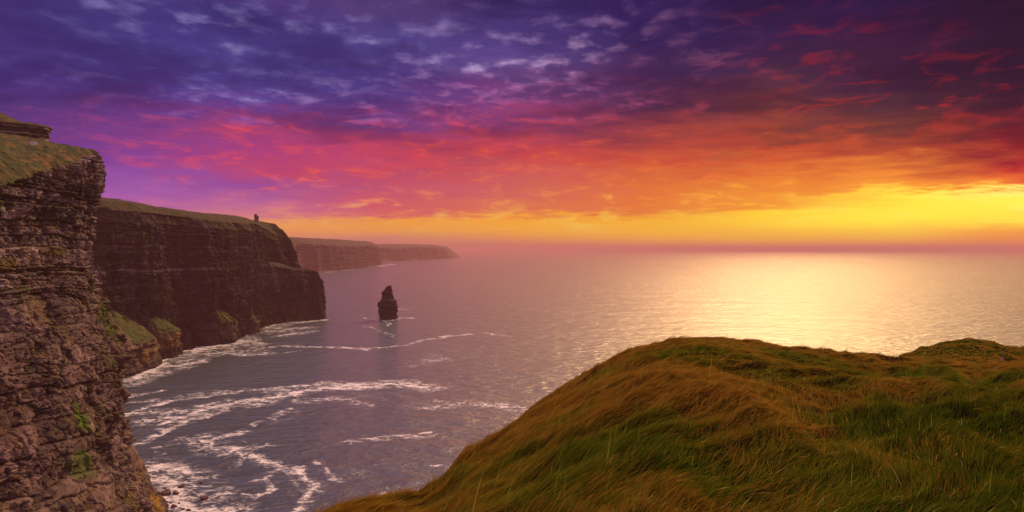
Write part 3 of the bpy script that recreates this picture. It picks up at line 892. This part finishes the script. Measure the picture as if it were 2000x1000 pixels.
foam([(630, 684), (730, 672)], 4, .7)
foam([(700, 850), (720, 900), (640, 930), (560, 905), (520, 880)], 3.5, .62)
foam([(520, 880), (480, 940), (560, 960)], 4, .6)
foam([(680, 200), (760, 190), (880, 192), (1000, 195), (1200, 205), (1380, 186), (1500, 155), (1600, 140), (1700, 130)], 2.2, .8)
foam([(1740, 124), (1900, 140)], 2.2, .5)
foam([(640, 208), (520, 226), (600, 232), (700, 226)], 3, .75)
foam([(790, 222), (860, 214)], 2, .6)
foam([(120, 300), (150, 285), (270, 228), (380, 210), (500, 188)], 8, 1.15)
foam([(150, 292), (280, 280), (385, 266)], 5, .9)
foam([(270, 240), (420, 228), (500, 214)], 5, .75)
foam([(552, 182), (560, 160), (640, 165), (690, 180)], 4, .85)
foam([(660, 108), (740, 74), (830, 68)], 3, .75)
foam([(740, 140), (840, 130), (930, 118)], 2.5, .75)
foam([(680, 100), (800, 105), (920, 98)], 2.5, .7)
foam([(620, 130), (700, 120), (760, 118)], 3, .65)
foam([(800, 80), (990, 62)], 1.4, .7)
foam([(5, 365), (40, 340), (130, 318), (140, 285)], 6, 1.15)
foam([(860, 455), (1000, 450), (1250, 470)], 9, .42)
foam([(1190, 90), (1330, 145)], 1.5, .4)
foam([(1520, 262), (1600, 250)], 7, .5)
foam([(1420, 490), (1600, 482), (1750, 470), (1960, 490)], 9, .55)
foam([(1090, 655), (1170, 642), (1250, 636), (1370, 625), (1500, 615)], 4, .7)
foam([(940, 755), (1000, 800), (1050, 850)], 4, .5)
foam([(740, 520), (790, 500)], 6, .5)
foam([(640, 575), (720, 545), (790, 505)], 6, .45)
foam([(110, 780), (250, 790), (335, 800)], 9, .95)
foam([(110, 815), (210, 850), (300, 880), (330, 960), (480, 1000)], 24, .95)
foam([(200, 930), (300, 990), (420, 1040)], 26, 1.0)
foam([(340, 650), (150, 690), (190, 720)], 3, .45)
foam([(1270, 910), (1300, 890)], 6, .55)
foam([(1490, 775), (1550, 770)], 3, .5)
foam([(706, 621), (718, 622), (737, 624.5), (755, 626.5), (772, 624)], 1.1, .85, False)
foam([(768, 624.5), (788, 621.0), (803, 621)], 1.5, .85, False)
foam([(774, 604), (800, 604)], .8, .6, False)
foam([(748, 629), (761, 630), (757, 636)], 1.0, .6, False)
foam([(616, 533), (650, 530.5)], .6, .7, False); foam([(672, 528), (690, 526.5)], .5, .6, False)
foam([(760, 510), (780, 509)], .3, .5, False)
foam([(741, 521), (770, 516)], .5, .6, False)
foam([(636, 624), (600, 629), (540, 634), (505, 643)], 1.6, .9, False)
foam([(500, 646), (470, 652), (462, 670), (425, 680), (350, 696)], 2.6, .95, False)

FO = [(p, w_ * 0.75, st_ * 0.88) for p, w_, st_ in FO] + [(p, w_ * 1.9, st_ * 0.40) for p, w_, st_ in FO if w_ >= 2.5]
fa = np.zeros_like(SXX)
PXv = 1000 + F * SXX / np.maximum(SYY, 1.0)
for pts, wpx, st in FO:
    P = np.array([px_water(x, y) for x, y in pts])
    Dm = np.array([px_water(x, y)[1] for x, y in pts])
    for (a, b, d0, d1) in zip(P[:-1], P[1:], Dm[:-1], Dm[1:]):
        wv = wpx * ((d0 + d1) / 2) ** 2 / (CAMZ * F)
        wh = max(wv * 0.55, 3.0)
        lo = np.minimum(a, b) - 3 * max(wv, wh); hi = np.maximum(a, b) + 3 * max(wv, wh)
        msk = (SXX > lo[0]) & (SXX < hi[0]) & (SYY > lo[1]) & (SYY < hi[1])
        if not msk.any(): continue
        x_ = SXX[msk]; y_ = SYY[msk]
        # warp so the band edges wander
        x_ = x_ + wv * 0.7 * vn(x_ / (wv * 2.2), y_ / (wv * 2.2), seed=601)
        y_ = y_ + wv * 0.7 * vn(x_ / (wv * 2.2), y_ / (wv * 2.2), seed=602)
        ab = b - a; L2 = (ab ** 2).sum() + 1e-6
        tt = np.clip(((x_ - a[0]) * ab[0] + (y_ - a[1]) * ab[1]) / L2, 0, 1)
        dx = (x_ - a[0] - tt * ab[0]) ; dy = (y_ - a[1] - tt * ab[1])
        dd = np.hypot(dx / wh * 1.0, dy / wv)
        v = st * np.exp(-(dd ** 2) * 1.1)
        fa[msk] = np.maximum(fa[msk], v)
# surf along the foot of each cliff
sea_z = np.zeros_like(SXX)
co = np.stack([SXX, SYY, sea_z], -1).reshape(-1, 3)
me = mesh_arrays('sea', co, grid_faces(len(azs), len(Dr), False)[:, ::-1], 4, True, None, {'foam': fa})

M_sea, n, out = new_mat('sea_water')
tc = n.new('ShaderNodeTexCoord').outputs['Object']
fo = n.new('ShaderNodeAttribute', attribute_name='foam').outputs['Fac']
v1 = n.scalev(tc, (1.0, 1.0, 1.0), (0, 0, 0.25))
vl = n.scalev(tc, (0.45, 1.0, 1.0), (0, 0, 0.22))
swell = n.noise(vl, 0.030, 2, 0.5, 0.3)
chop = n.noise(vl, 0.11, 4, 0.62, 0.4)
fine = n.noise(v1, 0.55, 3, 0.6)
roll = n.noise(n.scalev(tc, (0.40, 1.0, 1.0), (0, 0, 0.12)), 0.009, 2, 0.5, 0.4)
hgt = n.math('ADD', n.math('MULTIPLY', roll, 4.0), n.math('ADD', n.math('MULTIPLY', swell, 3.0), n.math('ADD', n.math('MULTIPLY', chop, 3.4), n.math('MULTIPLY', fine, 0.36))))
bp = n.new('ShaderNodeBump'); bp.inputs['Strength'].default_value = 1.0; bp.inputs['Distance'].default_value = 1.0
n.ln(hgt, bp.inputs['Height'])
wb = n.new('ShaderNodeBsdfPrincipled')
patch = n.noise(tc, 0.004, 3, 0.5)
n.ln(n.mix(n.rng(patch, 0.35, 0.65), tuple(lin((2, 50, 64))), tuple(lin((6, 56, 68)))), wb.inputs['Base Color'])
wb.inputs['Roughness'].default_value = 0.36; wb.inputs['IOR'].default_value = 1.34
n.ln(bp.outputs[0], wb.inputs['Normal'])
fb = n.new('ShaderNodeBsdfPrincipled'); fb.inputs['Base Color'].default_value = (0.95, 0.95, 0.96, 1); fb.inputs['Roughness'].default_value = 0.8
fn1 = n.noise(n.scalev(tc, (0.7, 1, 1), (0, 0, 0.3)), 0.16, 7, 0.68, 0.8)
fn2 = n.noise(tc, 0.045, 4, 0.6, 0.6)
fn3 = n.noise(n.scalev(tc, (0.6, 1, 1), (0, 0, 0.3)), 0.55, 5, 0.7, 0.5)
thr = n.math('ADD', n.math('MULTIPLY', fo, 0.70), n.math('ADD', n.math('MULTIPLY', n.math('SUBTRACT', fn1, 0.5), 2.1), n.math('ADD', n.math('MULTIPLY', n.math('SUBTRACT', fn3, 0.5), 1.5), n.math('MULTIPLY', n.math('SUBTRACT', fn2, 0.5), 0.7))))
fm = n.math('MULTIPLY', n.rng(thr, 0.24, 0.80), 0.95)
fm = n.math('MULTIPLY', fm, n.rng(fo, 0.06, 0.25))
wob = n.new('ShaderNodeTexNoise'); n.ln(tc, wob.inputs['Vector']); wob.inputs['Scale'].default_value = 0.06; wob.inputs['Detail'].default_value = 5
wsc = n.new('ShaderNodeVectorMath', operation='SCALE'); n.ln(wob.outputs['Color'], wsc.inputs[0]); wsc.inputs['Scale'].default_value = 34.0
wad = n.new('ShaderNodeVectorMath', operation='ADD'); n.ln(tc, wad.inputs[0]); n.ln(wsc.outputs[0], wad.inputs[1])
vor = n.new('ShaderNodeTexVoronoi', feature='DISTANCE_TO_EDGE'); n.ln(n.scalev(wad.outputs[0], (0.8, 1, 1)), vor.inputs['Vector']); vor.inputs['Scale'].default_value = 0.075
lace = n.math('MULTIPLY', n.rng(vor.outputs['Distance'], 0.02, 0.14, 1.0, 0.0), n.rng(n.math('ADD', fn1, n.math('MULTIPLY', n.math('SUBTRACT', fn3, 0.5), 0.6)), 0.40, 0.62))
lace = n.math('MULTIPLY', lace, n.rng(fo, 0.10, 0.42, 0.0, 0.85))
fm = n.math('MAXIMUM', fm, lace)
caps = n.math('MULTIPLY', n.rng(n.math('ADD', fn1, n.math('MULTIPLY', n.math('SUBTRACT', chop, 0.5), 0.5)), 0.74, 0.80), n.rng(fn2, 0.55, 0.65, 0.0, 0.6))
fm = n.math('MAXIMUM', fm, caps)
wb.inputs["Roughness"].default_value = 0.16; wb.inputs['IOR'].default_value = 1.6
wr = n.new('ShaderNodeBsdfGlossy'); wr.inputs['Roughness'].default_value = 0.45; wr.inputs['Color'].default_value = (0.9, 0.9, 0.9, 1)
n.ln(bp.outputs[0], wr.inputs['Normal'])
fr = n.new('ShaderNodeFresnel'); fr.inputs['IOR'].default_value = 1.5; n.ln(bp.outputs[0], fr.inputs['Normal'])
wm = n.new('ShaderNodeMixShader'); n.ln(n.math('MULTIPLY', fr.outputs[0], 0.12), wm.inputs[0]); n.ln(wb.outputs[0], wm.inputs[1]); n.ln(wr.outputs[0], wm.inputs[2])
ms = n.new('ShaderNodeMixShader'); n.ln(fm, ms.inputs[0]); n.ln(wm.outputs[0], ms.inputs[1]); n.ln(fb.outputs[0], ms.inputs[2])
n.ln(ms.outputs[0], out.inputs['Surface'])
o = link('sea', me, M_sea)
tag(o, 'wide ocean with streaks of white foam in the bay', kind='structure')

# ----------------------------------------------------------------------------- the grassy hillside in the foreground
HC = np.array([  # column px, crest row, crest distance
    (-800, 2300, 14), (-200, 1600, 17), (200, 1290, 20), (450, 1080, 23), (620, 1022, 25), (700, 990, 26.5), (760, 975, 27.5), (815, 966, 28.5), (860, 940, 31), (900, 902, 33), (960, 857, 37),
    (1030, 803, 42), (1100, 760, 46), (1170, 716, 50), (1240, 686, 54), (1310, 672, 57), (1400, 671, 60), (1480, 677, 62), (1600, 688, 64), (1700, 697, 65), (1765, 704, 66), (1850, 706, 66), (2000, 704, 66), (2400, 706, 66), (3200, 720, 60)])
H2 = np.array([(1600, 760, 100), (1700, 716, 102), (1740, 704, 104), (1775, 692, 105), (1800, 679, 106), (1850, 671, 108), (1890, 667, 110), (1940, 673, 111), (1965, 680, 111), (2000, 684, 112), (2200, 690, 114), (2600, 700, 112), (3200, 730, 106)])
_px = np.linspace(-800, 3200, 2001)


def sm(col, H):
    v = np.interp(_px, H[:, 0], H[:, col])
    k = np.exp(-np.linspace(-2, 2, 13) ** 2); k /= k.sum()
    return np.convolve(np.pad(v, 6, mode='edge'), k, 'valid')


crests = {1: (sm(1, HC), sm(2, HC)), 2: (sm(1, H2), sm(2, H2))}


def hill_z(px, r, which):
    """terrain height (relative to the camera) at column px and forward distance r, without tussocks"""
    cy, cd = crests[which]
    yc = np.interp(px, _px, cy); Dc = np.interp(px, _px, cd)
    mc = -(yc - HZ) / F
    a = 6.0 if which == 1 else 16.0
    q = np.clip(1 - r / Dc, 0, None)
    z = mc * r - a * q ** 2
    over = np.clip(r - Dc, 0, None)
    return z - 0.013 * over ** 2 - 0.02 * over, Dc


def flow(x, y):
    """direction the grass lies"""
    a = 0.72 - 0.22 * sst(10, 35, x) + 0.55 * fbm(x / 14, y / 14, seed=702, octv=2) + 0.35 * vn(x / 4.0, y / 4.0, seed=703)
    a = a + 0.15 * sst(14, -2, x)
    return a


def tuss(x, y):
    """tussocks combed along the flow"""
    ca, sa = math.cos(0.78), math.sin(0.78)
    wx = x + 1.2 * vn(x / 6, y / 6, seed=711); wy = y + 1.2 * vn(x / 6, y / 6, seed=712)
    p = wx * ca + wy * sa; q = -wx * sa + wy * ca
    t1 = ridged(p / 16.0, q / 4.2, octv=3, seed=713)
    t2 = fbm(p / 2.2, q / 0.8, octv=3, seed=715)
    t3 = fbm(x / 16, y / 16, octv=2, seed=717)
    return 0.80 * np.sign(t1) * np.abs(t1) ** 0.8 + 0.26 * t2 + 0.28 * t3 - 0.36


def zone(x, y, r):
    """0 = green, 1 = straw/rust"""
    nz = fbm(x / 8, y / 5, octv=4, seed=721)
    nz2 = fbm(x / 2.0, y / 1.4, octv=3, seed=723)
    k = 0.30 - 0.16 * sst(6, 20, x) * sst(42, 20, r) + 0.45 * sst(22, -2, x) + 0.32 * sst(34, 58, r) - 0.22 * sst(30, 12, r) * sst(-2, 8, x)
    return np.clip(k + 0.62 * nz + 0.25 * nz2, 0, 1), nz2


def hill(name, which, pxa, pxb, r0, ncol, nrow_in, nrow_out, label):
    px = np.linspace(pxa, pxb, ncol)
    _, Dc = hill_z(px, px * 0 + 10, which)
    tin = np.linspace(0, 1, nrow_in); tout = np.linspace(0, 1, nrow_out + 1)[1:]
    R = np.concatenate([r0 + (Dc[:, None] - r0) * tin[None, :], Dc[:, None] + 104 * tout[None, :] ** 1.6], 1)
    PX_ = np.repeat(px[:, None], R.shape[1], 1)
    z, _ = hill_z(PX_, R, which)
    x = (PX_ - 1000) / F * R
    over = np.clip(R - Dc[:, None], 0, None)
    z = z + tuss(x, R) * np.exp(-over / 25) + 3.0 * fbm(x / 12, R / 12, seed=731) * sst(3, 40, over)
    z = np.maximum(z + CAMZ, -3)
    co = np.stack([x, R, z], -1)
    zn, n2 = zone(x, R, R)
    col = mixc(lin((34, 38, 14)), lin((56, 44, 20)), zn) * (0.8 + 0.3 * n2)[..., None]
    col = mixc(col, lin((104, 82, 70)), sst(30, 60, over))
    me = mesh_arrays(name, co.reshape(-1, 3), grid_faces(ncol, R.shape[1])[:, ::-1], 4, True, col.reshape(-1, 3))
    o = link(name, me, M_soil)
    tag(o, label, kind='structure')
    return o


hill('hillside', 1, -800, 3200, 4.0, 1000, 260, 60, 'near grassy hillside falling away left to the sea')
hill('hill', 2, 1600, 3200, 62.0, 300, 90, 50, 'small grassy knoll behind the crest at the right edge')


# grass: individual bent blades
def blades(name, which, N, pxa, pxb, ra, beyond, lmin, lmax, wbase, seed, label):
    g = np.random.default_rng(seed)
    px = g.uniform(pxa, pxb, N)
    _, Dc = hill_z(px, px * 0 + 10, which)
    r = ra + (Dc + beyond - ra) * g.random(N)
    x = (px - 1000) / F * r; y = r
    tv = tuss(x, y)
    # gather roots on the tussock crowns
    keep = g.random(N) < 0.6 + 0.4 * sst(-0.85, 0.0, tv)
    px, r, x, y, tv = px[keep], r[keep], x[keep], y[keep], tv[keep]; N = len(px)
    z, Dc = hill_z(px, r, which)
    over = np.clip(r - Dc, 0, None)
    z = z + tv * np.exp(-over / 25) + CAMZ
    zn, n2 = zone(x, y, r)
    clump = vn(x / 0.9, y / 0.6, seed=741)
    a = flow(x, y) + g.normal(0, 0.15, N) + 0.25 * vn(x / 0.7, y / 0.7, seed=743)
    up_stalk = g.random(N) < 0.002
    L = (lmin + (lmax - lmin) * g.random(N)) * (0.8 + 0.35 * clump)
    lean = np.clip(g.normal(1.52, 0.12, N) + 0.08 * clump, 0.9, 1.68)
    lean = np.where(up_stalk, np.abs(g.normal(0.35, 0.2, N)), lean)
    droop = g.uniform(0.25, 0.75, N)
    W = wbase * (0.7 + 0.6 * g.random(N)) * (0.8 + r / 60.0)
    dx, dy = np.cos(a), np.sin(a)
    # terrain slope along the flow so the lying blades follow the ground
    e = 0.25
    pxe = 1000 + F * (x + dx * e) / (y + dy * e)
    z1, _ = hill_z(pxe, y + dy * e, which)
    z0, _ = hill_z(px, r, which)
    slope = (z1 - z0) / e + 0.7 * (tuss(x + dx * e, y + dy * e) - tv) / e
    slope = np.clip(slope, -0.9, 0.7)
    pts = []
    cx, cy, cz = x.copy(), y.copy(), z - 0.02
    segs = 4
    th = lean * 0.45
    pts.append((cx, cy, cz))
    for k in range(segs - 1):
        th = np.minimum(lean * 0.82 + (k + 0.5) / segs * (lean * 0.22 + droop * 0.7), 1.75)
        h = np.sin(th) * L / (segs - 1); v = np.cos(th) * L / (segs - 1)
        cx = cx + dx * h; cy = cy + dy * h; cz = cz + v + slope * h
        pts.append((cx, cy, cz))
    # ribbon side vector: across the blade, tipped a little so faces vary
    tw = g.uniform(-0.9, 0.9, N)
    sx_, sy_, sz_ = -dy * np.cos(tw), dx * np.cos(tw), np.sin(tw)
    prof = [1.0, 0.95, 0.7, 0.0]
    V = np.empty((N, 7, 3), np.float32)
    for k in range(3):
        px_, py_, pz_ = pts[k]; ww = W * 0.5 * prof[k]
        V[:, 2 * k] = np.stack([px_ - sx_ * ww, py_ - sy_ * ww, pz_ - sz_ * ww], 1)
        V[:, 2 * k + 1] = np.stack([px_ + sx_ * ww, py_ + sy_ * ww, pz_ + sz_ * ww], 1)
    V[:, 6] = np.stack(pts[3], 1)
    base = (np.arange(N) * 7)[:, None]
    f = np.concatenate([base + np.array([[0, 1, 3]]), base + np.array([[0, 3, 2]]), base + np.array([[2, 3, 5]]), base + np.array([[2, 5, 4]]), base + np.array([[4, 5, 6]])], 0)
    u = g.random(N)
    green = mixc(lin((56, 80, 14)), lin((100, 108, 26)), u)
    green = green * (1 - 0.35 * sst(6, 20, x) * sst(40, 18, r))[:, None]  # shade put into the colour: greens darkened in the right foreground
    straw = mixc(lin((124, 100, 30)), lin((160, 124, 46)), g.random(N))
    straw = mixc(straw, lin((116, 74, 28)), 0.7 * sst(0.5, 0.95, g.random(N) + 0.5 * n2))
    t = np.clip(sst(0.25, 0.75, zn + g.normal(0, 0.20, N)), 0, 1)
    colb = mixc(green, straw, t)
    colb = np.where((up_stalk & (u > 0.4))[:, None], lin((112, 130, 40)), colb)
    colb = np.where((g.random(N) < 0.008)[:, None], lin((180, 150, 90)), colb)
    colb = colb * g.uniform(1.15, 1.85, N)[:, None]
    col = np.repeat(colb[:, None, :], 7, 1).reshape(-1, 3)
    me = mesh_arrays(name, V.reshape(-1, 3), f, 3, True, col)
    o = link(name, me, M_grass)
    tag(o, label, 'grass', kind='stuff')
    return o


M_grass, n, out = new_mat('grass_blades')
at = n.new('ShaderNodeAttribute', attribute_name='tint').outputs['Color']
pb = n.new('ShaderNodeBsdfDiffuse'); n.ln(at, pb.inputs['Color'])
tl = n.new('ShaderNodeBsdfTranslucent'); n.ln(at, tl.inputs['Color'])
ms = n.new('ShaderNodeMixShader'); ms.inputs[0].default_value = 0.5
n.ln(pb.outputs[0], ms.inputs[1]); n.ln(tl.outputs[0], ms.inputs[2]); n.ln(ms.outputs[0], out.inputs['Surface'])

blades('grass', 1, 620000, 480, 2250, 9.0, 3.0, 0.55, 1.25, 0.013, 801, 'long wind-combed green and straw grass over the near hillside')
blades('grass', 2, 90000, 1690, 2250, 68.0, 3.0, 0.35, 0.8, 0.03, 802, 'short grass covering the knoll behind the crest')

# ----------------------------------------------------------------------------- signs
M_white = plain('white_sign_board', (226, 222, 226), 0.5, 2.0, 0.08)
M_red = plain('red_sign_border', (170, 50, 60), 0.5, 2.0, 0.1)
M_print = plain('grey_sign_print', (120, 116, 128), 0.6, 2.0, 0.1)
M_post = plain('grey_metal_post', (88, 84, 86), 0.5, 4.0, 0.15)
M_pink = plain('faded_sign_board', (196, 150, 160), 0.55, 3.0, 0.2)

# white notice board below the rock step: found on the sight line where the turf lies
u0 = (70 - 1000) / F
cc = near_co.reshape(-1, 3)
sel = cc[(np.abs(cc[:, 0] / cc[:, 1] - u0) < 0.004) & (cc[:, 2] > 170)]
rowp = HZ - (sel[:, 2] - CAMZ) / sel[:, 1] * F
od = np.argsort(sel[:, 1]); sel = sel[od]; rowp = rowp[od]
vis = rowp <= np.minimum.accumulate(rowp) + 0.6
k = np.argmin(np.abs(rowp - 286.0) + 1000.0 * ~vis - 0.004 * sel[:, 1])
bx, by, bz = sel[k]
s_ = by / F
t = bpy.data.objects.new('notice_board', None); C.objects.link(t); t.location = (bx, by, bz); t.rotation_euler = (0, 0, 0.62)
tag(t, 'small white notice board on the grass below the pale rock step', 'sign')
bw, bh = 12.2 * s_ / 2, 5.4 * s_
z0 = 0.9
bm = bmesh.new(); add_box(bm, -bw * .90, bw, -0.04, 0.04, z0, z0 + bh); bm_obj('board', bm, M_white, t)
bm = bmesh.new(); add_box(bm, -bw, -bw * .90, -0.045, 0.045, z0, z0 + bh); bm_obj('border', bm, M_red, t)
for k in range(3):
    bm = bmesh.new(); add_box(bm, -bw * .7, bw * (.7 - .2 * k), -0.055, -0.043, z0 + bh * (.68 - .22 * k), z0 + bh * (.76 - .22 * k)); bm_obj('printed_line', bm, M_print, t)
for sx_ in (-.7, .7):
    bm = bmesh.new(); add_cyl(bm, bw * sx_, 0.10, -0.8, z0 + bh * .9, 0.06, 0.06, 12); bm_obj('post', bm, M_post, t)

# tilted warning sign at the right edge
r_ = 64.5; pxs = 1957.0
zz, _ = hill_z(np.array([pxs]), np.array([r_]), 1)
xs = (pxs - 1000) / F * r_
gz = 0.32 + float(zz[0] + CAMZ + tuss(np.array([xs]), np.array([r_]))[0])
t = bpy.data.objects.new('warning_sign', None); C.objects.link(t); t.location = (xs, r_, gz); t.rotation_euler = (0, 0, 0.5)
tag(t, 'small faded pink sign board leaning in the grass at the right edge', 'sign')
bm = bmesh.new()
pts = [(-.26, 0.22), (.30, 0.36), (.20, 0.18 + .02), (-.27, -.12 + .22 - .12)]
pts = [(-.26, 0.58), (.30, 0.40), (.18, 0.20), (-.27, 0.20)]
fr = [bm.verts.new((x_, -.02, z_)) for x_, z_ in pts]; bk = [bm.verts.new((x_, .02, z_)) for x_, z_ in pts]
bm.faces.new(fr[::-1]); bm.faces.new(bk)
for i in range(4): bm.faces.new((fr[i], fr[(i + 1) % 4], bk[(i + 1) % 4], bk[i]))
bmesh.ops.recalc_face_normals(bm, faces=bm.faces)
bm_obj('board', bm, M_pink, t)
bm = bmesh.new(); add_cyl(bm, -.08, .05, -.8, .60, .025, .025, 10); bm_obj('post', bm, M_post, t)

# ----------------------------------------------------------------------------- the hazy sea air
bm = bmesh.new(); add_box(bm, -42000, 42000, -4000, 43000, -5, 264)
M_haze, n, out = new_mat('sea_haze')
pv = n.new('ShaderNodeVolumePrincipled')
pv.inputs['Color'].default_value = (1.0, 0.51, 0.51, 1); pv.inputs['Density'].default_value = 0.66e-4; pv.inputs['Anisotropy'].default_value = 0.0
n.ln(pv.outputs[0], out.inputs['Volume'])
o = bm_obj('haze', bm, M_haze)
tag(o, 'thin pink sea haze over the bay', 'haze', kind='stuff')
